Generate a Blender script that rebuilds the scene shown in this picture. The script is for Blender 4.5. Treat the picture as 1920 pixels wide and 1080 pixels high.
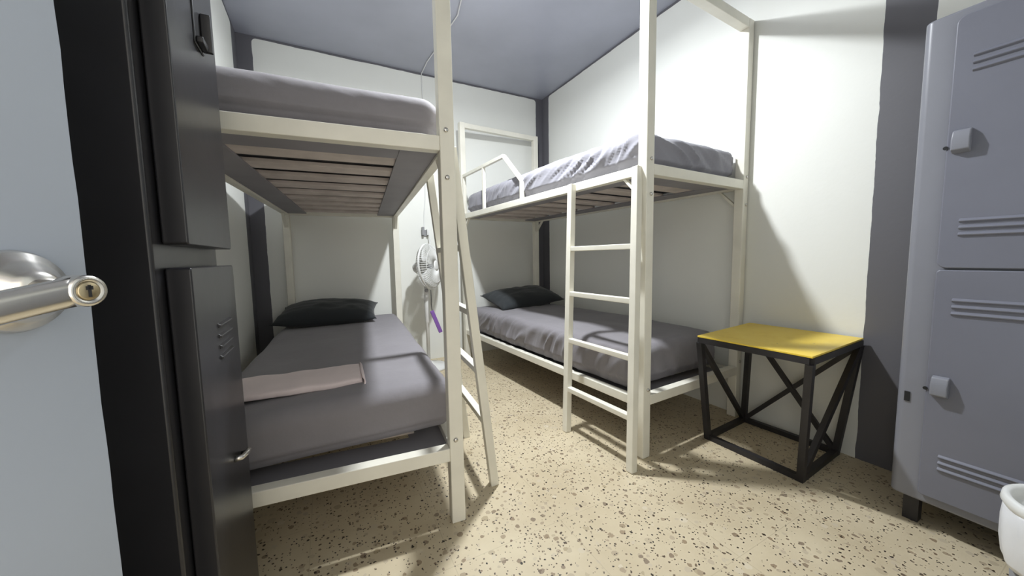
import bpy, bmesh, math, random
from mathutils import Vector, Matrix, noise
for o in list(bpy.data.objects): bpy.data.objects.remove(o)
random.seed(4)
S = bpy.context.scene
COL = S.collection
R = math.radians

# ------------------------------------------------------------------ camera
RT = Vector((0.8853, -0.4647, -0.0173)); UP = Vector((0.0554, 0.0685, 0.9961)); FW = Vector((0.4617, 0.8828, -0.0864))
FW.normalize(); RT = (RT - FW * RT.dot(FW)).normalized(); UP = RT.cross(FW)
cd = bpy.data.cameras.new('camera'); cam = bpy.data.objects.new('camera', cd); COL.objects.link(cam)
cam.matrix_world = Matrix(((RT.x, UP.x, -FW.x, 0), (RT.y, UP.y, -FW.y, 0), (RT.z, UP.z, -FW.z, 1.0), (0, 0, 0, 1)))
cd.sensor_width = 36; cd.lens = 669.26 / 1920 * 36; cd.clip_start = 0.02
S.camera = cam

# ------------------------------------------------------------------ world, exposure
w = bpy.data.worlds.new('world'); S.world = w; w.use_nodes = True
w.node_tree.nodes['Background'].inputs[0].default_value = (1.0, 0.95, 0.87, 1)
w.node_tree.nodes['Background'].inputs[1].default_value = 1.75
S.view_settings.view_transform = 'Standard'; S.view_settings.look = 'None'
S.view_settings.gamma = 1; S.view_settings.use_curve_mapping = False
S.view_settings.exposure = 0.30
LAMP = Vector((0.87, 1.72, 2.545)); LAMP_POWER = 50.0; LAMP_STRENGTH = 160.0; LAMP_COLOR = (0.93, 0.97, 1.0)

# ------------------------------------------------------------------ materials
def srgb(r, g, b):
    f = lambda c: c / 12.92 if c <= 0.04045 else ((c + 0.055) / 1.055) ** 2.4
    return (f(r / 255), f(g / 255), f(b / 255), 1)

class NT:
    def __init__(s, name):
        s.m = bpy.data.materials.new(name); s.m.use_nodes = True
        s.t = s.m.node_tree; s.n = s.t.nodes; s.b = s.n['Principled BSDF']
    def node(s, ty, **kw):
        n = s.n.new(ty)
        for k, v in kw.items(): setattr(n, k, v)
        return n
    def link(s, a, b): s.t.links.new(a, b)
    def val(s, sock, v):
        if hasattr(v, 'node'): s.link(v, sock)
        else: sock.default_value = v
    def math(s, op, a, b=0.0, c=0.0):
        n = s.node('ShaderNodeMath', operation=op)
        s.val(n.inputs[0], a); s.val(n.inputs[1], b); s.val(n.inputs[2], c)
        return n.outputs[0]
    def mix(s, f, a, b):
        n = s.node('ShaderNodeMix', data_type='RGBA')
        s.val(n.inputs[0], f); s.val(n.inputs[6], a); s.val(n.inputs[7], b)
        return n.outputs[2]
    def pos(s):
        g = s.node('ShaderNodeTexCoord'); return g.outputs['Object']
    def xyz(s, v):
        n = s.node('ShaderNodeSeparateXYZ'); s.link(v, n.inputs[0]); return n.outputs
    def noise(s, v, scale, detail=3.0, rough=0.5):
        n = s.node('ShaderNodeTexNoise'); s.link(v, n.inputs['Vector'])
        n.inputs['Scale'].default_value = scale; n.inputs['Detail'].default_value = detail; n.inputs['Roughness'].default_value = rough
        return n.outputs['Fac']
    def ramp(s, f, stops):
        n = s.node('ShaderNodeValToRGB'); s.link(f, n.inputs[0]); e = n.color_ramp.elements
        while len(e) < len(stops): e.new(0.5)
        for i, (p, c) in enumerate(stops): e[i].position = p; e[i].color = c
        return n.outputs[0]
    def bump(s, h, strength, dist=0.01):
        n = s.node('ShaderNodeBump'); s.link(h, n.inputs['Height'])
        n.inputs['Strength'].default_value = strength; n.inputs['Distance'].default_value = dist
        s.link(n.outputs[0], s.b.inputs['Normal'])

ALB = 1.0
def sc(c, k=ALB): return (c[0]*k, c[1]*k, c[2]*k, 1)
def paint(name, col, rough=0.5, metal=0.0, var=0.08, nscale=6.0, bump=0.0, bscale=60.0, spec=0.5):
    t = NT(name); p = t.pos(); col = sc(col) if not metal else col
    d = tuple(c * (1 - var) for c in col[:3]) + (1,); l = tuple(min(1, c * (1 + var)) for c in col[:3]) + (1,)
    t.link(t.ramp(t.noise(p, nscale, 4), [(0.3, d), (0.7, l)]), t.b.inputs['Base Color'])
    t.b.inputs['Roughness'].default_value = rough; t.b.inputs['Metallic'].default_value = metal
    t.b.inputs['Specular IOR Level'].default_value = spec
    if bump: t.bump(t.noise(p, bscale, 3), bump, 0.003)
    return t.m

WHITE = (0.83, 0.835, 0.79, 1); DARK = (0.125, 0.123, 0.137, 1)
def wall_mat(name, axis, rects, white=WHITE):
    """white paint inside rounded rectangles (along axis, height), dark grey paint outside"""
    t = NT(name); p = t.pos(); x = t.xyz(p); a = x[axis]; z = x[2]
    wob = t.math('MULTIPLY', t.math('SUBTRACT', t.noise(p, 9.0, 3), 0.5), 0.012)
    tot = None
    for (a0, a1, z0, z1, r) in rects:
        qa = t.math('SUBTRACT', t.math('ABSOLUTE', t.math('SUBTRACT', a, (a0 + a1) / 2)), (a1 - a0) / 2 - r)
        qz = t.math('SUBTRACT', t.math('ABSOLUTE', t.math('SUBTRACT', z, (z0 + z1) / 2)), (z1 - z0) / 2 - r)
        qa = t.math('MAXIMUM', qa, 0.0); qz = t.math('MAXIMUM', qz, 0.0)
        d = t.math('SQRT', t.math('ADD', t.math('MULTIPLY', qa, qa), t.math('MULTIPLY', qz, qz)))
        m = t.math('LESS_THAN', t.math('ADD', d, wob), r)
        tot = m if tot is None else t.math('MAXIMUM', tot, m)
    n = t.noise(p, 1.7, 4)
    wh = t.ramp(n, [(0.3, tuple(c * 0.96 for c in white[:3]) + (1,)), (0.7, white)])
    t.link(t.mix(tot, DARK, wh), t.b.inputs['Base Color'])
    t.link(t.math('SUBTRACT', 0.62, t.math('MULTIPLY', tot, 0.05)), t.b.inputs['Roughness'])
    t.bump(t.noise(p, 45.0, 4), 0.12, 0.004)
    return t.m

def terrazzo():
    t = NT('terrazzo'); p = t.pos()
    base = t.ramp(t.noise(p, 3.0, 5, 0.6), [(0.3, (0.60, 0.50, 0.335, 1)), (0.7, (0.74, 0.64, 0.45, 1))])
    warp = t.node('ShaderNodeTexNoise'); t.link(p, warp.inputs['Vector']); warp.inputs['Scale'].default_value = 55
    add = t.node('ShaderNodeVectorMath', operation='MULTIPLY_ADD'); t.link(warp.outputs['Color'], add.inputs[0])
    add.inputs[1].default_value = (0.012, 0.012, 0.0); t.link(p, add.inputs[2]); q = add.outputs[0]
    def chips(scale, thr, lo, c, base):
        v = t.node('ShaderNodeTexVoronoi'); t.link(q, v.inputs['Vector']); v.inputs['Scale'].default_value = scale
        rnd = t.xyz(v.outputs['Color'])
        size = t.math('MULTIPLY', t.math('SUBTRACT', rnd[0], lo), thr)
        m = t.math('LESS_THAN', v.outputs['Distance'], size)
        if isinstance(c, list): cc = t.ramp(rnd[1], c)
        else: cc = c
        return t.mix(m, base, cc)
    base = chips(26, 0.8, 0.50, [(0.0, (0.66, 0.57, 0.42, 1)), (0.4, (0.47, 0.38, 0.24, 1)), (0.7, (0.72, 0.63, 0.47, 1)), (1.0, (0.55, 0.46, 0.32, 1))], base)
    base = chips(44, 1.10, 0.55, [(0.0, (0.40, 0.31, 0.20, 1)), (0.35, (0.66, 0.57, 0.42, 1)), (0.65, (0.36, 0.27, 0.17, 1)), (1.0, (0.30, 0.235, 0.165, 1))], base)
    base = chips(80, 1.45, 0.70, [(0.0, (0.03, 0.023, 0.016, 1)), (0.5, (0.10, 0.07, 0.045, 1)), (1.0, (0.28, 0.20, 0.13, 1))], base)
    base = chips(125, 1.7, 0.72, [(0.0, (0.02, 0.018, 0.018, 1)), (0.6, (0.08, 0.06, 0.045, 1)), (1.0, (0.2, 0.14, 0.09, 1))], base)
    base = chips(15, 1.3, 0.95, (0.14, 0.115, 0.11, 1), base)
    x = t.xyz(p)
    def joint(c, off):
        fr = t.math('FRACT', t.math('DIVIDE', t.math('ADD', c, off), 0.42))
        return t.math('LESS_THAN', fr, 0.006)
    j = t.math('MULTIPLY', t.math('MAXIMUM', joint(x[0], 0.10), joint(x[1], 0.21)), 0.20)
    base = t.mix(j, base, (0.20, 0.16, 0.11, 1))
    base = t.mix(0.14, base, (0.0, 0.0, 0.0, 1))
    t.link(base, t.b.inputs['Base Color'])
    t.link(t.math('ADD', 0.33, t.math('MULTIPLY', t.noise(p, 5, 3), 0.25)), t.b.inputs['Roughness'])
    return t.m

def worn_yellow():
    t = NT('yellow_table_paint'); p = t.pos()
    n = t.noise(p, 14, 6, 0.65)
    c = t.ramp(n, [(0.0, (0.55, 0.33, 0.03, 1)), (0.40, (0.86, 0.61, 0.07, 1)), (0.75, (0.90, 0.67, 0.11, 1))])
    sc = t.math('GREATER_THAN', t.noise(p, 38, 4, 0.7), 0.715)
    t.link(t.mix(sc, c, (0.12, 0.08, 0.03, 1)), t.b.inputs['Base Color'])
    t.b.inputs['Roughness'].default_value = 0.38
    return t.m

def fabric(name, col, var=0.06):
    t = NT(name); p = t.pos(); col = sc(col)
    d = tuple(c * (1 - var) for c in col[:3]) + (1,); l = tuple(c * (1 + var) for c in col[:3]) + (1,)
    t.link(t.ramp(t.noise(p, 5, 5, 0.6), [(0.3, d), (0.7, l)]), t.b.inputs['Base Color'])
    t.b.inputs['Roughness'].default_value = 0.85; t.b.inputs['Specular IOR Level'].default_value = 0.25
    t.b.inputs['Sheen Weight'].default_value = 0.15
    t.bump(t.noise(p, 22, 4, 0.6), 0.18, 0.008)
    return t.m

M = {}
M['floor'] = terrazzo()
M['ceiling'] = paint('dark_ceiling_paint', (0.38, 0.395, 0.46, 1), 0.36, var=0.10, nscale=1.6, bump=0.10, bscale=18)
M['cream'] = paint('cream_metal_paint', (0.80, 0.775, 0.68, 1), 0.40, var=0.06, nscale=7, bump=0.04)
M['slat'] = paint('slat_wood', (0.60, 0.53, 0.49, 1), 0.7, var=0.15, nscale=9)
M['ledge'] = paint('grey_ledge_paint', (0.26, 0.25, 0.27, 1), 0.6)
M['sheet'] = fabric('grey_sheet', (0.235, 0.222, 0.238, 1))
M['sheet_lit'] = fabric('lamplit_grey_sheet', (0.28, 0.275, 0.31, 1))  # same grey sheet, lightened: the nearby lamp's light is put into the colour
M['pillow'] = fabric('charcoal_pillow', (0.032, 0.036, 0.039, 1))
M['towel'] = fabric('beige_grey_cloth', (0.80, 0.69, 0.68, 1))
M['black_gloss'] = paint('black_gloss_paint', (0.017, 0.017, 0.020, 1), 0.30, var=0.15, nscale=8, bump=0.12, bscale=14)
M['dark_slot'] = paint('dark_slot', (0.01, 0.01, 0.012, 1), 0.6)
M['chrome'] = paint('worn_chrome', (0.62, 0.60, 0.57, 1), 0.25, metal=1.0, var=0.05)
M['nickel'] = paint('satin_nickel', (0.74, 0.71, 0.66, 1), 0.24, metal=1.0, var=0.03)
M['brass'] = paint('dull_brass', (0.55, 0.46, 0.30, 1), 0.3, metal=1.0, var=0.05)
M['door'] = paint('grey_blue_door_paint', (0.32, 0.36, 0.425, 1), 0.36, var=0.05, nscale=2.5, bump=0.06, bscale=22)
M['door_edge'] = paint('dark_door_edge', (0.03, 0.03, 0.034, 1), 0.5)
M['locker'] = paint('slate_locker_paint', (0.185, 0.19, 0.232, 1), 0.36, var=0.06, nscale=3, bump=0.04, bscale=16)
M['locker_lit'] = paint('slate_locker_lit_paint', (0.235, 0.24, 0.275, 1), 0.36, var=0.05, nscale=3)  # lighter than the doors: light caught by the far corner is painted in
M['yellow'] = worn_yellow()
M['black_iron'] = paint('black_iron', (0.022, 0.020, 0.022, 1), 0.5, var=0.2, nscale=20)
M['plastic'] = paint('white_plastic', (0.78, 0.78, 0.76, 1), 0.35, var=0.03)
M['grey_plastic'] = paint('grey_plastic', (0.30, 0.30, 0.31, 1), 0.4)
M['purple'] = paint('purple_plastic', (0.22, 0.10, 0.38, 1), 0.45)
M['bag'] = paint('white_bag_film', (0.80, 0.81, 0.84, 1), 0.40, var=0.05, nscale=14, bump=0.5, bscale=20)
M['cable'] = paint('white_cable', (0.72, 0.72, 0.72, 1), 0.5)
M['hall'] = paint('hall_plaster', (0.55, 0.55, 0.55, 1), 0.7)
def bulb_mat():
    t = NT('lit_bulb'); t.b.inputs['Base Color'].default_value = (0.9, 0.9, 0.9, 1)
    t.b.inputs['Emission Color'].default_value = LAMP_COLOR + (1,); t.b.inputs['Emission Strength'].default_value = LAMP_STRENGTH
    return t.m
M['bulb'] = bulb_mat()

# ------------------------------------------------------------------ mesh helpers
class MB:
    def __init__(s): s.bm = bmesh.new()
    def hexa(s, pts, quads=((0,3,2,1),(4,5,6,7),(0,1,5,4),(1,2,6,5),(2,3,7,6),(3,0,4,7))):
        v = [s.bm.verts.new(p) for p in pts]
        for q in quads: s.bm.faces.new([v[i] for i in q])
        return s
    def box(s, x0, x1, y0, y1, z0, z1):
        return s.hexa([(x0,y0,z0),(x1,y0,z0),(x1,y1,z0),(x0,y1,z0),(x0,y0,z1),(x1,y0,z1),(x1,y1,z1),(x0,y1,z1)])
    def bar(s, p, q, w, h=None, up=(0,0,1)):
        """square tube from p to q, w across, h along up"""
        h = h or w; p = Vector(p); q = Vector(q); d = (q - p).normalized(); u = Vector(up)
        if abs(d.dot(u)) > 0.95: u = Vector((0, 1, 0))
        a = d.cross(u).normalized(); b = a.cross(d).normalized(); a *= w/2; b *= h/2
        return s.hexa([p-a-b, p+a-b, p+a+b, p-a+b, q-a-b, q+a-b, q+a+b, q-a+b])
    def tube(s, pts, r, n=8, closed=False):
        pts = [Vector(p) for p in pts]; N = len(pts); rings = []
        ref = None
        for i, p in enumerate(pts):
            if closed: d = pts[(i+1) % N] - pts[i-1]
            else: d = pts[min(i+1, N-1)] - pts[max(i-1, 0)]
            d.normalize()
            if ref is None: ref = d.orthogonal().normalized()
            ref = (ref - d * ref.dot(d)).normalized(); b = d.cross(ref)
            rr = r[i] if isinstance(r, (list, tuple)) else r
            rings.append([s.bm.verts.new(p + (ref*math.cos(6.28318*k/n) + b*math.sin(6.28318*k/n)) * rr) for k in range(n)])
        for i in range(N if closed else N-1):
            A, B = rings[i], rings[(i+1) % N]
            for k in range(n): s.bm.faces.new((A[k], A[(k+1) % n], B[(k+1) % n], B[k]))
        if not closed:
            s.bm.faces.new(list(reversed(rings[0]))); s.bm.faces.new(rings[-1])
        return s
    def lathe(s, prof, n=32, mat=None, wob=None):
        """prof: (radius, height) list revolved about local z"""
        mat = mat or Matrix(); rings = []
        for r, z in prof:
            ring = []
            for k in range(n):
                a = 6.28318 * k / n; rr = r * (1 + (wob(a, z) if wob else 0))
                ring.append(s.bm.verts.new(mat @ Vector((rr*math.cos(a), rr*math.sin(a), z))))
            rings.append(ring)
        for A, B in zip(rings, rings[1:]):
            for k in range(n): s.bm.faces.new((A[k], A[(k+1) % n], B[(k+1) % n], B[k]))
        if prof[0][0] > 1e-6: s.bm.faces.new(list(reversed(rings[0])))
        if prof[-1][0] > 1e-6: s.bm.faces.new(rings[-1])
        return s
    def prism(s, poly, axis_vec, origin, u, v):
        """poly of (a,b) in plane u,v extruded along axis_vec"""
        o = Vector(origin); u = Vector(u); v = Vector(v); e = Vector(axis_vec)
        A = [s.bm.verts.new(o + u*a + v*b) for a, b in poly]; B = [s.bm.verts.new(o + u*a + v*b + e) for a, b in poly]
        n = len(poly)
        s.bm.faces.new(list(reversed(A))); s.bm.faces.new(B)
        for k in range(n): s.bm.faces.new((A[k], A[(k+1) % n], B[(k+1) % n], B[k]))
        return s
    def build(s, name, mat, parent=None, bevel=0.0, smooth=False, seg=2):
        bmesh.ops.remove_doubles(s.bm, verts=s.bm.verts, dist=1e-6)
        bmesh.ops.recalc_face_normals(s.bm, faces=s.bm.faces)
        me = bpy.data.meshes.new(name); s.bm.to_mesh(me); s.bm.free()
        me.materials.append(mat)
        if smooth:
            for p in me.polygons: p.use_smooth = True
        o = bpy.data.objects.new(name, me); COL.objects.link(o)
        if parent: o.parent = parent
        if bevel:
            b = o.modifiers.new('bevel', 'BEVEL'); b.width = bevel; b.segments = seg; b.limit_method = 'ANGLE'; b.angle_limit = R(40)
            for p in me.polygons: p.use_smooth = True
            wn = o.modifiers.new('wn', 'WEIGHTED_NORMAL'); wn.keep_sharp = True
        return o

def tag(o, label, cat, group=None):
    o['label'] = label; o['category'] = cat
    if group: o['group'] = group
    return o
def thing(name, loc, rz, label, cat, group=None):
    o = bpy.data.objects.new(name, None); COL.objects.link(o); o.empty_display_size = 0.1
    o.location = loc; o.rotation_euler = (0, 0, rz)
    return tag(o, label, cat, group)
def struct(o): o['kind'] = 'structure'; return o
def rrect(a0, a1, b0, b1, r, n=6):
    pts = []
    for cx, cy, s in ((a1-r, b0+r, -90), (a1-r, b1-r, 0), (a0+r, b1-r, 90), (a0+r, b0+r, 180)):
        for k in range(n+1):
            a = R(s + 90*k/n); pts.append((cx + r*math.cos(a), cy + r*math.sin(a)))
    return pts

# ------------------------------------------------------------------ the room
XL, XR, YB, ZC = -0.50, 2.229, 3.474, 2.725
XA = -0.74                       # recess by the door, behind the black locker
YF = -0.10                       # inside face of the door wall
T = 0.12
struct(MB().box(XA-T, XR+T, -1.5, YB+T, -0.1, 0).build('floor', M['floor']))
struct(MB().box(XA-T, XR+T, -1.5, YB+T, ZC, ZC+0.1).build('ceiling', M['ceiling']))
struct(MB().box(XL-T-0.2, XR+T, YB, YB+T, 0, ZC).build('wall_back', wall_mat('wall_back_paint', 0, [(XL+0.10, 2.148, -2, 2.708, 0.03)])))
struct(MB().box(XR, XR+T, YF, YB, 0, ZC).build('wall_right', wall_mat('wall_right_paint', 1, [(0.700, 3.343, -2, 2.708, 0.03), (-3.0, 0.545, -2, 2.74, 0.02)])))
lw = MB()
lw.prism([(XA-T, YF), (XA, YF), (XA, 1.20), (XL, 1.20), (XL, YB), (XA-T, YB)], (0, 0, ZC), (0, 0, 0), (1, 0, 0), (0, 1, 0))
struct(lw.build('wall_left', wall_mat('wall_left_paint', 1, [(-2, 3.31, -2, 2.708, 0.03)])))
fw = MB().box(XA-T, -0.67, YF-T, YF, 0, ZC).box(0.22, XR+T, YF-T, YF, 0, ZC).box(-0.67, 0.22, YF-T, YF, 2.08, ZC)
struct(fw.build('wall_front', paint('wall_front_paint', (0.75, 0.76, 0.73, 1), 0.6, var=0.03)))

# ------------------------------------------------------------------ the room door with its lever
tdir = Vector((0.5446, 0.8387, 0)); ndir = Vector((0.8387, -0.5446, 0))
P0 = Vector((-0.259, 0.509, 0))                      # rose centre on the door face
edge = P0 + tdir * 0.056; hinge = edge - tdir * 0.755
db = MB(); nz = 54
cols = []
for k in range(nz + 1):
    z = 0.012 + 2.04 * k / nz
    j = 0.0011 * noise.noise(Vector((0, 0, z * 38))) + 0.0016 * noise.noise(Vector((3, 0, z * 11)))
    e = edge + tdir * j
    cols.append([db.bm.verts.new(Vector((p.x, p.y, z))) for p in (hinge, e, e - ndir*0.04, hinge - ndir*0.04)])
for A, B in zip(cols, cols[1:]):
    for k in range(4): db.bm.faces.new((A[k], A[(k+1) % 4], B[(k+1) % 4], B[k]))
db.bm.faces.new(cols[0]); db.bm.faces.new(cols[-1])
door = struct(db.build('door_1', M['door']))
door.data.materials.append(M['door_edge'])
for p in door.data.polygons:
    if p.normal.dot(tdir) > 0.8: p.material_index = 1
frame = Matrix((( tdir.x, 0, ndir.x, P0.x), (tdir.y, 0, ndir.y, P0.y), (0, 1, 0, 0.976), (0, 0, 0, 1)))   # local x along door, y up, z out of door
rose = MB().lathe([(0.0385, 0.0), (0.0385, 0.004), (0.036, 0.009), (0.030, 0.013), (0.026, 0.020), (0.019, 0.028), (0.015, 0.034), (0.0, 0.034)], 48, frame).build('lever_rose', M['nickel'], door, smooth=True)
lv = MB()
def fr(x, y, z): return frame @ Vector((x, y, z))
lv.lathe([(0.0115, 0.02), (0.0115, 0.050), (0.0125, 0.056), (0.0145, 0.062), (0.0145, 0.079), (0.0135, 0.082), (0.0098, 0.0825), (0.0086, 0.0805), (0.0, 0.0805)], 32, frame)
# flat tapering grip running back from the hub to the hinge side
secs = []
for k in range(13):
    s = k / 12; x = -0.004 - 0.118 * s; hh = 0.0135 - 0.0005 * s; zc = 0.0735 - 0.006 * s; th = 0.0082; yy = -0.022 * s - 0.003 * s * s
    secs.append([lv.bm.verts.new(fr(x, yy + hh*math.sin(a)*abs(math.sin(a))**-0.3 if abs(math.sin(a)) > 1e-3 else yy, zc + th*math.cos(a))) for a in [6.28318*(i+0.5)/16 for i in range(16)]])
for A, B in zip(secs, secs[1:]):
    for k in range(16): lv.bm.faces.new((A[k], A[(k+1) % 16], B[(k+1) % 16], B[k]))
lv.bm.faces.new(secs[0]); lv.bm.faces.new(secs[-1])
lever = lv.build('door_lever', M['nickel'], door, smooth=True)
kc = MB().lathe([(0.0084, 0.078), (0.0084, 0.0818), (0.0074, 0.0824), (0.0, 0.0824)], 24, frame).build('key_cylinder', M['brass'], lever, smooth=True)
kk = MB()
for a, b in (((-0.0012, -0.0055), (0.0012, 0.0055)), ((-0.0026, 0.001), (0.0026, 0.0045))):
    pts = [fr(a[0], a[1], 0.0822), fr(b[0], a[1], 0.0822), fr(b[0], b[1], 0.0822), fr(a[0], b[1], 0.0822), fr(a[0], a[1], 0.0828), fr(b[0], a[1], 0.0828), fr(b[0], b[1], 0.0828), fr(a[0], b[1], 0.0828)]
    kk.hexa(pts)
kk.build('keyhole', M['dark_slot'], lever)

# ------------------------------------------------------------------ black locker on the left
lk = thing('locker', (-0.235, 0.94, 0), 0, 'glossy black two-door locker standing between the open door and the left bunk', 'locker')
y0, y1 = -0.19, 0.185
MB().box(-0.46, 0, y0, y1, 0.04, 1.82).build('body', M['black_gloss'], lk, bevel=0.006)
MB().box(-0.44, -0.02, y0+0.02, y1-0.02, 0, 0.04).build('plinth', M['dark_slot'], lk)
for z0, z1, hz in ((1.030, 1.76, 1.46), (0.10, 0.992, 0.565)):
    d = MB().prism(rrect(y0+0.034, y1-0.030, z0, z1, 0.006, 3), (0.034, 0, 0), (0.002, 0, 0), (0, 1, 0), (0, 0, 1)).build('door', M['black_gloss'], lk, bevel=0.003)
    hy = 0.015 if hz > 1 else 0.045
    if hz < 1:
        hm = MB().tube([(0.034, hy-0.030, hz), (0.048, hy-0.026, hz), (0.054, hy-0.01, hz), (0.054, hy+0.016, hz-0.004), (0.050, hy+0.030, hz-0.014), (0.036, hy+0.034, hz-0.020)], [0.007, 0.006, 0.0055, 0.0055, 0.006, 0.007], 10)
        hm.build('handle', M['chrome'], d, smooth=True)
    else:
        hm = MB().box(0.035, 0.039, hy-0.030, hy+0.030, hz-0.035, hz+0.045)
        hm.box(0.039, 0.056, hy+0.012, hy+0.022, hz-0.032, hz+0.042).box(0.039, 0.050, hy-0.026, hy+0.014, hz-0.032, hz-0.020)
        hm.build('handle', M['black_gloss'], d, bevel=0.003)
    lz = 0.80 if hz < 1 else 1.64
    lm = MB()
    for k in range(4):
        z = lz + 0.022 * k
        lm.prism([(0.0, 0.0), (0.006, 0.002), (0.006, 0.006), (0.0, 0.010)], (0, 0.10, 0), (0.035, hy-0.07, z), (1, 0, 0), (0, 0, 1))
    lm.build('louvers', M['black_gloss'], d, bevel=0.001)
    for z in (z0+0.10, z1-0.10): MB().tube([(0.006, y1-0.022, z-0.03), (0.006, y1-0.022, z+0.03)], 0.007, 8).build('hinge', M['black_gloss'], lk, smooth=True)

# ------------------------------------------------------------------ bunk beds
ZU, ZL, ZT = 1.395, 0.270, 2.279
def bunk(name, loc, rz, s, W, L, label, zfl, head_z, guard):
    """local: origin under the foot post next to the aisle, s*x towards the wall, y towards the head"""
    root = thing(name, loc, rz, label, 'bunk bed', 'cream metal bunk beds')
    p = 0.052; cr = M['cream']
    def X(u): return s * u
    for u, v, zt in ((0, 0, ZT + 0.026), (W, 0, ZT + 0.026), (0, L, head_z + 0.02), (W, L, head_z + 0.02)):
        MB().box(X(u)-p/2, X(u)+p/2, v-p/2, v+p/2, 0.0, zt).build('post', cr, root, bevel=0.004)
    h = p / 2
    def rail(nm, a, b, w, hh): return MB().bar(a, b, w, hh).build(nm, cr, root, bevel=0.003)
    for z in (ZU, zfl): rail('foot_rail', (X(h), -0.004, z), (X(W-h), -0.004, z), 0.044, 0.05)
    for z in (ZU, ZL): rail('head_rail', (X(h), L, z), (X(W-h), L, z), 0.04, 0.045)
    rail('foot_top_bar', (X(h), 0, ZT), (X(W-h), 0, ZT), 0.05, 0.05)
    rail('headboard_bar', (X(h), L, head_z - 0.005), (X(W-h), L, head_z - 0.005), 0.045, 0.045)
    for u in (0, W):
        for z in (ZU, ZL): rail('side_rail', (X(u), h, z), (X(u), L-h, z), 0.038, 0.046)
    for z in (ZU, ZL):
        m = MB(); v = 0.27
        while v < L - 0.10:
            m.box(min(X(0.125), X(W-0.125)), max(X(0.125), X(W-0.125)), v-0.056, v+0.056, z-0.004, z+0.012); v += 0.215
        m.build('slat_base', M['slat'], root, bevel=0.002)
        for u0, u1 in ((0.019, 0.15), (W-0.15, W-0.019)):
            MB().box(min(X(u0), X(u1)), max(X(u0), X(u1)), h, L-h, z-0.012, z-0.004).build('side_ledge', M['ledge'], root)
        MB().box(min(X(0.15), X(W-0.15)), max(X(0.15), X(W-0.15)), h, 0.185, z-0.010, z-0.003).build('end_ledge', M['ledge'], root)
    for (u, v) in ((0, 0), (W, 0), (0, L), (W, L)):
        dv = 1 if v == 0 else -1
        MB().bar((X(u), v + dv*0.02, ZU-0.125), (X(u), v + dv*0.125, ZU-0.02), 0.022, 0.012).build('corner_brace', cr, root)
    for z in (ZU+0.045, ZU-0.115, zfl+0.055):
        for u in (0, W):
            MB().lathe([(0.0085, 0), (0.0085, 0.004), (0.005, 0.007), (0, 0.007)], 14, Matrix.Translation((X(u)+0.004*s, -h, z)) @ Matrix.Rotation(R(90), 4, 'X')).build('bolt', M['chrome'], root, smooth=True)
    # sloping ladder hooked on the side rail
    la, lb = guard['ladder']
    top_u, bot_u = -0.034, guard['lean']
    m = MB()
    sk = guard['skew']
    for v in (la, lb): m.bar((X(bot_u), v, 0.0), (X(top_u), v + sk, ZU + 0.015), 0.036, 0.036, up=(0, 1, 0))
    lad = m.build('ladder', cr, root, bevel=0.003)
    for z in guard['rungs']:
        u = bot_u + (top_u - bot_u) * z / ZU
        MB().bar((X(u), la + 0.016 + sk*z/ZU, z), (X(u), lb - 0.016 + sk*z/ZU, z), 0.032, 0.026).build('rung', cr, lad, bevel=0.003)
    # short guard rail by the pillow end
    if guard['rail']:
        g = MB(); v0, v1, v2 = L - 0.02, L - 0.80, L - 1.05; u = -0.004; zt = 1.775
        g.bar((X(u), v0, zt), (X(u), v1, zt), 0.026); g.bar((X(u), v1, zt), (X(u), v2, 1.545), 0.026); g.bar((X(u), v2, 1.552), (X(u), v2, ZU+0.02), 0.026)
        for v in (L - 0.45, L - 0.03): g.bar((X(u), v, zt), (X(u), v, ZU+0.02), 0.024)
        g.build('guard_rail', cr, root, bevel=0.002)
    return root
LLOC, LROT = Vector((0.402, 1.255, 0)), R(-5.0)
RLOC, RROT = Vector((1.352, 1.216, 0)), R(3.5)
bl = bunk('bunk_bed', LLOC, LROT, -1, 0.845, 2.127, 'cream metal bunk bed behind the black locker, nearest on the left', 0.272, 1.72,
          dict(ladder=(0.140, 0.60), skew=-0.075, lean=-0.20, rungs=(0.30, 0.53, 0.78, 1.04), rail=False))
br = bunk('bunk_bed', RLOC, RROT, 1, 0.846, 2.110, 'cream metal bunk bed against the right wall, beside the yellow table', 0.290, 2.258,
          dict(ladder=(-0.062, 0.40), skew=0.085, lean=-0.150, rungs=(0.245, 0.52, 0.785, 1.04), rail=True))

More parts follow.
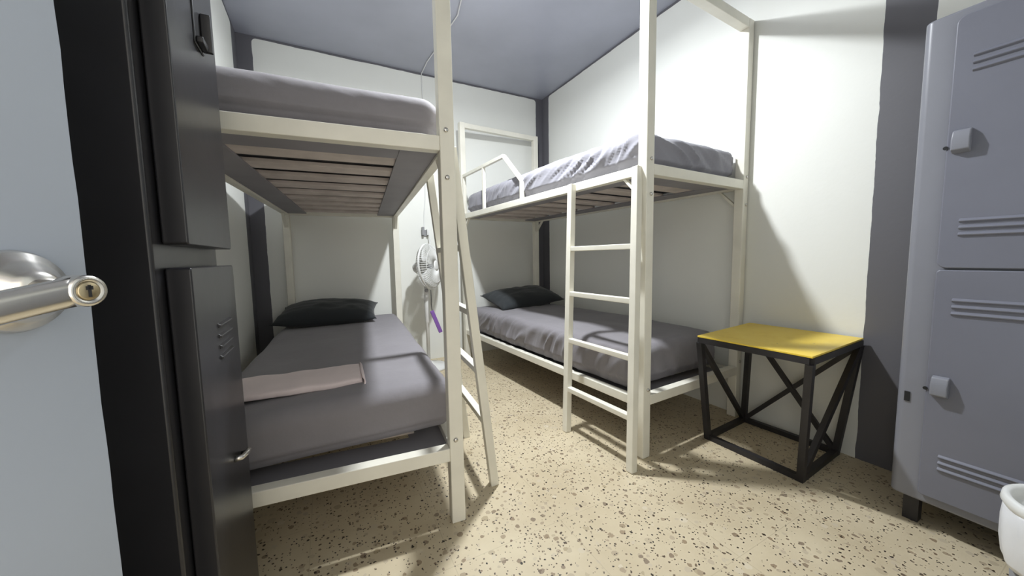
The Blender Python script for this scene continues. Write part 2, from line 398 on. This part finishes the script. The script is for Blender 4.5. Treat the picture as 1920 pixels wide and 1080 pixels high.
# ------------------------------------------------------------------ mattresses
def mattress(loc, rz, w, l, th, mat, label, seed, folds, crown=0.012, sag=0.0, tilt=0.0, r=0.055):
    """w along x, l along y, origin at the centre of the underside"""
    nx, ny, nzz = 44, 230, 16
    bm = bmesh.new(); grid = {}
    def vert(i, j, k):
        key = (i, j, k)
        if key in grid: return grid[key]
        q = Vector((w*(i/nx-0.5), l*(j/ny-0.5), th*k/nzz))
        inner = Vector((max(-w/2+r, min(w/2-r, q.x)), max(-l/2+r, min(l/2-r, q.y)), max(r*0.7, min(th-r, q.z))))
        d = q - inner; n = d.normalized() if d.length > 1e-6 else Vector((0, 0, 1))
        p = inner + n * (r if inner.z > r*0.8 or n.z > 0 else r*0.7) if d.length > 1e-6 else q
        tz = p.z / th
        ex = max(0, 1 - (2*p.x/w)**2); ey = max(0, 1 - (2*p.y/l)**2)
        p = p + Vector((0, 0, tz * (crown * (ex*ey)**0.5)))
        sv = Vector((p.x*3.1, p.y*3.1, p.z*3 + seed))
        p += n * 0.010 * noise.noise(sv) * (0.3 + 0.7*tz)
        sm = abs(n.x) + abs(n.y)
        if folds and sm > 0.25:
            along = p.y if abs(n.x) > abs(n.y) else p.x
            hgt = p.z / th
            bend = 0.9*noise.noise(Vector((along*1.6, seed, hgt*0.7)))
            env = max(0.0, 0.45 + 1.2*noise.noise(Vector((along*1.4 + 9, seed*2, hgt*0.6))))
            prof = 0.35 + 0.65*math.sin(3.1416*min(1, max(0, hgt))**0.8)
            def ridge(a_, b_, k_):
                q_ = max(0.0, 1 - 2.6*abs(noise.noise(Vector((a_, b_, k_ + seed)))))
                return q_ ** 1.6
            f = ridge(along*8 + hgt*1.9 + bend*2, hgt*0.5 - along*0.7, 0.0) + 0.45*ridge(along*19 + hgt*3.2 + bend*4, hgt*0.8, 5.0)
            p += n * folds * env * prof * (f - 0.35) * min(1, sm)
        if folds and n.z > 0.7:
            p.z += folds * 0.25 * noise.noise(Vector((p.x*7, p.y*4 + seed, 1)))
        grid[key] = bm.verts.new(p); return grid[key]
    for i in range(nx):
        for j in range(ny):
            for k in (0, nzz): bm.faces.new((vert(i,j,k), vert(i+1,j,k), vert(i+1,j+1,k), vert(i,j+1,k)))
    for i in range(nx):
        for k in range(nzz):
            for j in (0, ny): bm.faces.new((vert(i,j,k), vert(i+1,j,k), vert(i+1,j,k+1), vert(i,j,k+1)))
    for j in range(ny):
        for k in range(nzz):
            for i in (0, nx): bm.faces.new((vert(i,j,k), vert(i,j+1,k), vert(i,j+1,k+1), vert(i,j,k+1)))
    m = MB(); m.bm.free(); m.bm = bm
    o = m.build('mattress', mat, smooth=True); o.location = loc; o.rotation_euler = (0, R(tilt), rz)
    return tag(o, label, 'mattress', 'grey sheeted mattresses')
def bl_pt(u, v, z): return LLOC + Matrix.Rotation(LROT, 3, 'Z') @ Vector((-u, v, z))
def br_pt(u, v, z): return RLOC + Matrix.Rotation(RROT, 3, 'Z') @ Vector((u, v, z))
mattress(bl_pt(0.435, 1.085, 0.309), LROT + R(1.2), 0.88, 2.02, 0.190, M['sheet'], 'grey sheeted mattress of the left bunk, lower level, under the folded cloth', 1.0, 0.004, crown=0.012, tilt=-2.0)
mattress(bl_pt(0.425, 1.052, 1.419), LROT, 0.862, 2.03, 0.165, M['sheet'], 'grey mattress on the upper level of the left bunk, beside the black locker', 5.0, 0.004, crown=0.022, r=0.075)
mattress(br_pt(0.420, 1.080, 0.294), RROT, 0.820, 1.97, 0.222, M['sheet'], 'grey sheeted mattress on the lower level of the wrinkled side', 11.0, 0.032)
mattress(br_pt(0.425, 1.055, 1.419), RROT, 0.830, 2.03, 0.180, M['sheet_lit'], 'grey wrinkled mattress in a lamplit tone on the upper level of the right bunk', 17.0, 0.026, crown=0.02)

def pillow(name, loc, rot, w, d, h, mat, label, seed):
    bm = bmesh.new(); n = 28; top = {}; bot = {}
    for sgn, D in ((1, top), (-1, bot)):
        for i in range(n+1):
            for j in range(n+1):
                a = 2*i/n - 1; b = 2*j/n - 1
                if sgn < 0 and (abs(a) == 1 or abs(b) == 1): D[i, j] = top[i, j]; continue
                pinch = 1 - 0.10 * (1 - abs(a)**2) * abs(b)**3
                pin2 = 1 - 0.07 * (1 - abs(b)**2) * abs(a)**3
                f = ((1 - abs(a)**2.6) * (1 - abs(b)**2.6)) ** 0.55
                z = sgn * h/2 * f * (1.0 if sgn > 0 else 0.75)
                p = Vector((w/2*a*pin2, d/2*b*pinch, z))
                p.z += sgn * f * 0.010 * noise.noise(Vector((a*2.3, b*2.3, seed))) + 0.006 * noise.noise(Vector((a*5, b*5, seed+4)))
                D[i, j] = bm.verts.new(p)
        for i in range(n):
            for j in range(n):
                bm.faces.new((D[i,j], D[i+1,j], D[i+1,j+1], D[i,j+1]))
    m = MB(); m.bm.free(); m.bm = bm
    o = m.build(name, mat, smooth=True); o.location = loc; o.rotation_euler = rot
    return tag(o, label, 'pillow', 'charcoal pillows on the lower beds')
pillow('pillow', (0.015, 3.19, 0.580), (R(10), 0, R(-9)), 0.72, 0.44, 0.19, M['pillow'], 'charcoal pillow at the head of the left lower bed, under the bunk', 2.0)
pillow('pillow', (1.72, 3.06, 0.600), (R(13), R(-3), R(6)), 0.74, 0.42, 0.18, M['pillow'], 'charcoal pillow at the head of the right lower bed, in the corner', 7.0)

# folded cloth on the left lower bed
def folded_cloth():
    o = thing('folded_sheet', (-0.135, 1.635, 0.500), R(-3), 'pale beige grey folded cloth lying across the left lower mattress', 'folded cloth')
    zoff = 0
    bm = bmesh.new(); nu, nv = 40, 44; L_, W_, H_ = 0.50, 0.245, 0.034
    rows = []
    for i in range(nu + 1):
        a = i/nu - 0.5; ring = []
        for j in range(nv):
            t_ = 6.28318*j/nv; cx, cz = math.cos(t_), math.sin(t_)
            y = W_/2 * math.copysign(abs(cx)**0.35, cx); z = H_/2 * (1 + math.copysign(abs(cz)**0.55, cz))
            wob = 0.006 * noise.noise(Vector((a*6, y*9, 3))) + 0.004 * math.sin(a*22 + y*30) * noise.noise(Vector((a*4, y*6, 8)))
            y2 = y + 0.010 * noise.noise(Vector((a*5, 0.3, 1 if cx > 0 else 6)))
            ring.append(bm.verts.new((a*L_, y2, max(0, z + wob*(z/H_)))))
        rows.append(ring)
    for A, B in zip(rows, rows[1:]):
        for k in range(nv): bm.faces.new((A[k], A[(k+1) % nv], B[(k+1) % nv], B[k]))
    bm.faces.new(rows[0]); bm.faces.new(rows[-1])
    m = MB(); m.bm.free(); m.bm = bm
    m.build('bundle', M['towel'], o, smooth=True)
    # loose flap folded at the free end
    f = MB(); pts = []
    sec = [(0.252 + 0.010*math.sin(k/10*3.14159), 0.036*(1 - k/10)) for k in range(11)]
    A = [f.bm.verts.new((x, -0.115 - 0.004*k, z + 0.002)) for k, (x, z) in enumerate(sec)]; B = [f.bm.verts.new((x - 0.004, 0.11, z + 0.002)) for x, z in sec]
    for k in range(10): f.bm.faces.new((A[k], A[k+1], B[k+1], B[k]))
    fo = f.build('flap', M['towel'], o, smooth=True); so = fo.modifiers.new('s', 'SOLIDIFY'); so.thickness = 0.004
    return o
folded_cloth()

# ------------------------------------------------------------------ yellow table
tb = thing('side_table', (0, 0, 0), 0, 'small yellow topped table with a black cross-braced iron frame, against the right wall', 'table')
tz = 0.592
top = [(1.622, 1.122), (1.652, 0.660), (2.205, 0.690), (2.172, 1.178)]
bot = [(1.790, 1.160), (1.795, 0.735), (2.185, 0.760), (2.165, 1.185)]
tb.location = (1.95, 0.92, 0); off = Vector((1.95, 0.92, 0))
def tp(i, z=None): return Vector((top[i][0], top[i][1], tz - 0.016 if z is None else z)) - off
def bp(i, z=0.014): return Vector((bot[i][0], bot[i][1], z)) - off
m = MB(); m.hexa([Vector((x, y, tz-0.004)) - off for x, y in top] + [Vector((x, y, tz+0.004)) - off for x, y in top]); m.build('table_top', M['yellow'], tb, bevel=0.001)
def ins(i, z):                                   # top frame corners sit a little inside the sheet
    c = sum((Vector((x, y, 0)) for x, y in top), Vector()) / 4
    q = Vector((top[i][0], top[i][1], 0)); q = q + (c - q) * 0.04
    return Vector((q.x, q.y, z)) - off
m = MB()
for i in range(4): m.bar(ins(i, tz-0.018), ins((i+1) % 4, tz-0.018), 0.026, 0.026)
m.build('top_frame', M['black_iron'], tb)
for i in range(4): MB().bar(ins(i, tz-0.03), bp(i, 0.0), 0.026, 0.026).build('leg', M['black_iron'], tb)
m = MB()
for i in range(4): m.bar(bp(i), bp((i+1) % 4), 0.026, 0.026)
m.build('base_frame', M['black_iron'], tb)
for a, b in ((ins(3, tz-0.03), bp(2)), (ins(2, tz-0.03), bp(3)), (ins(0, tz-0.03), bp(3)), (ins(2, tz-0.03), bp(1))):
    MB().bar(a, b, 0.022, 0.022).build('brace', M['black_iron'], tb)

# ------------------------------------------------------------------ slate locker on the right
XK = 1.85
rl = thing('locker', (XK, 0.245, 0), 0, 'tall slate grey metal locker with louvred doors, at the right edge of the room', 'locker')
yf, yn = 0.233, -0.23
MB().prism([(0.012, yf), (0.0, yf-0.01), (-0.002, yf-0.060), (-0.006, yn+0.03), (0.0, yn), (0.36, yn), (0.36, yf), (0.05, yf)], (0, 0, 1.665), (0, 0, 0.10), (1, 0, 0), (0, 1, 0)).build('body', M['locker_lit'], rl, bevel=0.010, seg=3)
for v in (yf-0.05, yn+0.05):
    for u in (0.05, 0.31): MB().box(u-0.02, u+0.02, v-0.02, v+0.02, 0, 0.10).build('foot', M['black_iron'], rl)
for z0, z1, lvz, hz in ((0.938, 1.735, (1.556, 1.045), 1.345), (0.135, 0.932, (0.785, 0.245), 0.535)):
    d = MB().prism(rrect(yn+0.035, yf-0.074, z0, z1, 0.022 if z0 > 0.5 else 0.012, 5), (-0.016, 0, 0), (-0.004, 0, 0), (0, 1, 0), (0, 0, 1)).build('door', M['locker'], rl, bevel=0.004)
    for lz in lvz:
        lm = MB()
        for k in range(3):
            z = lz + 0.022 * k
            lm.prism([(0.0, -0.004), (-0.007, 0.001), (-0.007, 0.004), (0.0, 0.011)], (0, -0.235, 0), (-0.0195, yf-0.115, z), (1, 0, 0), (0, 0, 1))
        lm.build('louvers', M['locker'], d, bevel=0.0015)
    hy = 0.118
    hm = MB().prism([(0.0, 0.038), (-0.016, 0.032), (-0.026, 0.006), (-0.024, -0.028), (0.0, -0.038)], (0, -0.040, 0), (-0.0195, hy+0.028, hz), (1, 0, 0), (0, 0, 1))
    hh = hm.build('handle', M['locker_lit'], d, bevel=0.004, seg=3)
    MB().lathe([(0.006, 0), (0.006, 0.003), (0.0, 0.003)], 12, Matrix.Translation((-0.0195, hy+0.042, hz-0.014)) @ Matrix.Rotation(R(-90), 4, 'Y')).build('lock_hole', M['dark_slot'], d)
MB().box(-0.004, 0.002, yf-0.034, yf-0.020, 0.455, 0.490).build('latch_slot', M['dark_slot'], rl)

# ------------------------------------------------------------------ waste bin with a white bag
bn = thing('waste_bin', (1.450, 0.062, 0), 0, 'round white waste bin lined with a plastic bag, in front of the slate locker', 'bin')
MB().lathe([(0.0817, 0), (0.0843, 0.01), (0.1075, 0.385), (0.1041, 0.385), (0.0808, 0.015), (0, 0.015)], 40).build('bucket', M['grey_plastic'], bn, smooth=True)
wob = lambda a, z: 0.028*noise.noise(Vector((math.cos(a)*2.2, math.sin(a)*2.2, z*7))) + 0.015*math.sin(a*13 + z*20)
MB().lathe([(0.0963, 0.330), (0.1023, 0.362), (0.1084, 0.390), (0.1127, 0.396), (0.1170, 0.388), (0.1195, 0.35), (0.1178, 0.30), (0.1118, 0.262), (0.1066, 0.250), (0.1023, 0.252)], 64, None, wob).build('bin_bag', M['bag'], bn, smooth=True)
MB().lathe([(0.1075, 0.384), (0.1161, 0.390), (0.1213, 0.400), (0.1195, 0.413), (0.1109, 0.418), (0.1032, 0.410), (0.1015, 0.392)], 48).build('rim', M['plastic'], bn, smooth=True)

# ------------------------------------------------------------------ pedestal fan by the back wall
fn = thing('pedestal_fan', (0.80, 3.20, 0), 0, 'white pedestal fan standing at the back wall between the two bunks', 'fan')
MB().lathe([(0.17, 0), (0.172, 0.012), (0.16, 0.024), (0.06, 0.036), (0.030, 0.06), (0.020, 0.065), (0, 0.065)], 40).build('base', M['plastic'], fn, smooth=True)
MB().lathe([(0.016, 0.05), (0.016, 0.42), (0.021, 0.43), (0.021, 0.66), (0.019, 0.69), (0.019, 0.75), (0, 0.76)], 20).build('pole', M['plastic'], fn, smooth=True)
MB().lathe([(0.016, 0), (0.016, 0.012), (0.012, 0.018), (0, 0.018)], 16, Matrix.Translation((-0.004, -0.018, 0.715)) @ Matrix.Rotation(R(90), 4, 'X')).build('height_knob', M['grey_plastic'], fn, smooth=True)
na = Vector((0.74, -0.66, 0.10)).normalized(); sx = Vector((0, 0, 1)).cross(na).normalized(); sy = na.cross(sx)
FC = Vector((0.03, -0.04, 0.93))
FM = Matrix(((sx.x, sy.x, na.x, FC.x), (sx.y, sy.y, na.y, FC.y), (sx.z, sy.z, na.z, FC.z), (0, 0, 0, 1)))
MB().lathe([(0.0, -0.155), (0.035, -0.152), (0.052, -0.13), (0.055, -0.06), (0.045, -0.045), (0, -0.045)], 28, FM).build('motor_housing', M['plastic'], fn, smooth=True)
MB().lathe([(0.0, -0.02), (0.02, -0.02), (0.022, 0.015), (0.015, 0.03), (0, 0.032)], 20, FM).build('hub', M['grey_plastic'], fn, smooth=True)
for k in range(3):
    b = MB(); rows = []
    for i in range(9):
        r_ = 0.02 + 0.150*i/8; ww = 0.25 + 0.40*math.sin(min(1, i/6)*1.57)
        row = []
        for j in range(7):
            t_ = (j/6 - 0.5) * 2 * ww * (0.7 if i == 8 else 1)
            a = k*2.0944 + t_ + 0.15*i/8
            row.append(b.bm.verts.new(FM @ Vector((r_*math.cos(a), r_*math.sin(a), 0.018*math.sin(t_*1.8)))))
        rows.append(row)
    for A, B in zip(rows, rows[1:]):
        for j in range(6): b.bm.faces.new((A[j], A[j+1], B[j+1], B[j]))
    bo = b.build('blade', M['plastic'], fn, smooth=True); so = bo.modifiers.new('s', 'SOLIDIFY'); so.thickness = 0.003
def cage(front):
    g = MB(); s = 1 if front else -1
    prof = [(0.045, 0.062), (0.10, 0.058), (0.150, 0.048), (0.185, 0.028), (0.200, 0.004)] if front else [(0.055, 0.058), (0.10, 0.058), (0.150, 0.050), (0.185, 0.030), (0.200, 0.004)]
    for k in range(60):
        a = 6.28318*k/60
        g.tube([FM @ Vector((r_*math.cos(a + 0.5*(0.2-r_)*s), r_*math.sin(a + 0.5*(0.2-r_)*s), s*z)) for r_, z in prof], 0.0023, 5)
    for r_, z in (prof[0], prof[2], prof[4]):
        g.tube([FM @ Vector((r_*math.cos(6.28318*k/40), r_*math.sin(6.28318*k/40), s*z)) for k in range(40)], 0.0045 if r_ > 0.19 else 0.0025, 6, True)
    if front: g.lathe([(0, 0.058), (0.046, 0.058), (0.046, 0.064), (0.03, 0.070), (0, 0.071)], 28, FM)
    return g.build('front_grille' if front else 'rear_grille', M['plastic'], fn, smooth=True)
cage(True); cage(False)
# purple tag on a dark cord, hanging from the fan
tg = thing('hanging_tag', (0.815, 3.10, 0.725), 0, 'purple tag hanging on a dark cord from the white fan', 'tag')
MB().tube([(0, 0, 0.0), (0.001, 0, -0.06), (0.0, 0, -0.125), (0.006, -0.002, -0.20)], 0.0035, 8).build('cord', M['black_iron'], tg, smooth=True)
MB().bar((0.002, 0, -0.185), (0.075, -0.01, -0.385), 0.034, 0.012, up=(0, 1, 0)).build('tag_body', M['purple'], tg, bevel=0.004)

# outlet, plug and cables
ou = thing('wall_outlet', (0.875, YB, 1.245), 0, 'small grey wall outlet with plugs above the white fan', 'outlet')
MB().box(-0.035, 0.035, -0.012, 0, -0.03, 0.03).build('plate', M['grey_plastic'], ou, bevel=0.004)
for x in (-0.022, 0.024): MB().box(x-0.011, x+0.011, -0.045, -0.010, -0.022, 0.055 if x < 0 else 0.035).build('plug', M['grey_plastic'] if x < 0 else M['plastic'], ou, bevel=0.003)
cb = MB().tube([(0.899, YB-0.04, 1.27), (0.91, YB-0.06, 1.18), (0.90, YB-0.08, 1.08), (0.82, 3.30, 0.96)], 0.004, 8).build('fan_cord', M['cable'], smooth=True)
tag(cb, 'white power cord from the wall outlet down to the fan', 'cord')
wr = [(0.87, 1.80, ZC-0.006), (0.90, 2.10, ZC-0.007), (0.903, 2.37, ZC-0.006), (0.937, 2.55, ZC-0.006), (0.925, 2.72, ZC-0.006), (0.90, 2.90, ZC-0.006), (0.912, 3.05, ZC-0.006), (0.895, 3.25, ZC-0.006), (0.900, YB-0.004, ZC-0.006),
      (0.901, YB-0.004, 2.5), (0.897, YB-0.004, 2.2), (0.900, YB-0.004, 1.9), (0.893, YB-0.004, 1.6), (0.872, YB-0.004, 1.40), (0.873, YB-0.004, 1.32), (0.855, YB-0.02, 1.285)]
tag(MB().tube(wr, 0.0045, 6).build('ceiling_cable', M['cable'], smooth=True), 'thin white cable running along the dark ceiling and down the back wall', 'cable')

# ------------------------------------------------------------------ the lamp (just above the frame)
pl = thing('ceiling_lamp', (LAMP.x, LAMP.y, ZC), 0, 'round white lamp in a socket on the dark ceiling over the aisle', 'lamp')
MB().lathe([(0, 0), (0.05, 0), (0.05, -0.012), (0.026, -0.022), (0.026, -0.07), (0, -0.07)], 32).build('socket', M['plastic'], pl, smooth=True)
MB().lathe([(0.024, -0.071)] + [(0.048*math.sin(R(a_)), -0.122 + 0.048*math.cos(R(a_))) for a_ in range(30, 180, 15)] + [(0, -0.170)], 24).build('bulb', M['bulb'], pl, smooth=True)
ld = bpy.data.lights.new('lamp_light', 'AREA'); ld.shape = 'DISK'; ld.size = 0.11; ld.energy = LAMP_POWER; ld.color = LAMP_COLOR
lo = bpy.data.objects.new('lamp_light', ld); COL.objects.link(lo); lo.parent = pl; lo.location = (0, 0, LAMP.z - ZC - 0.005)
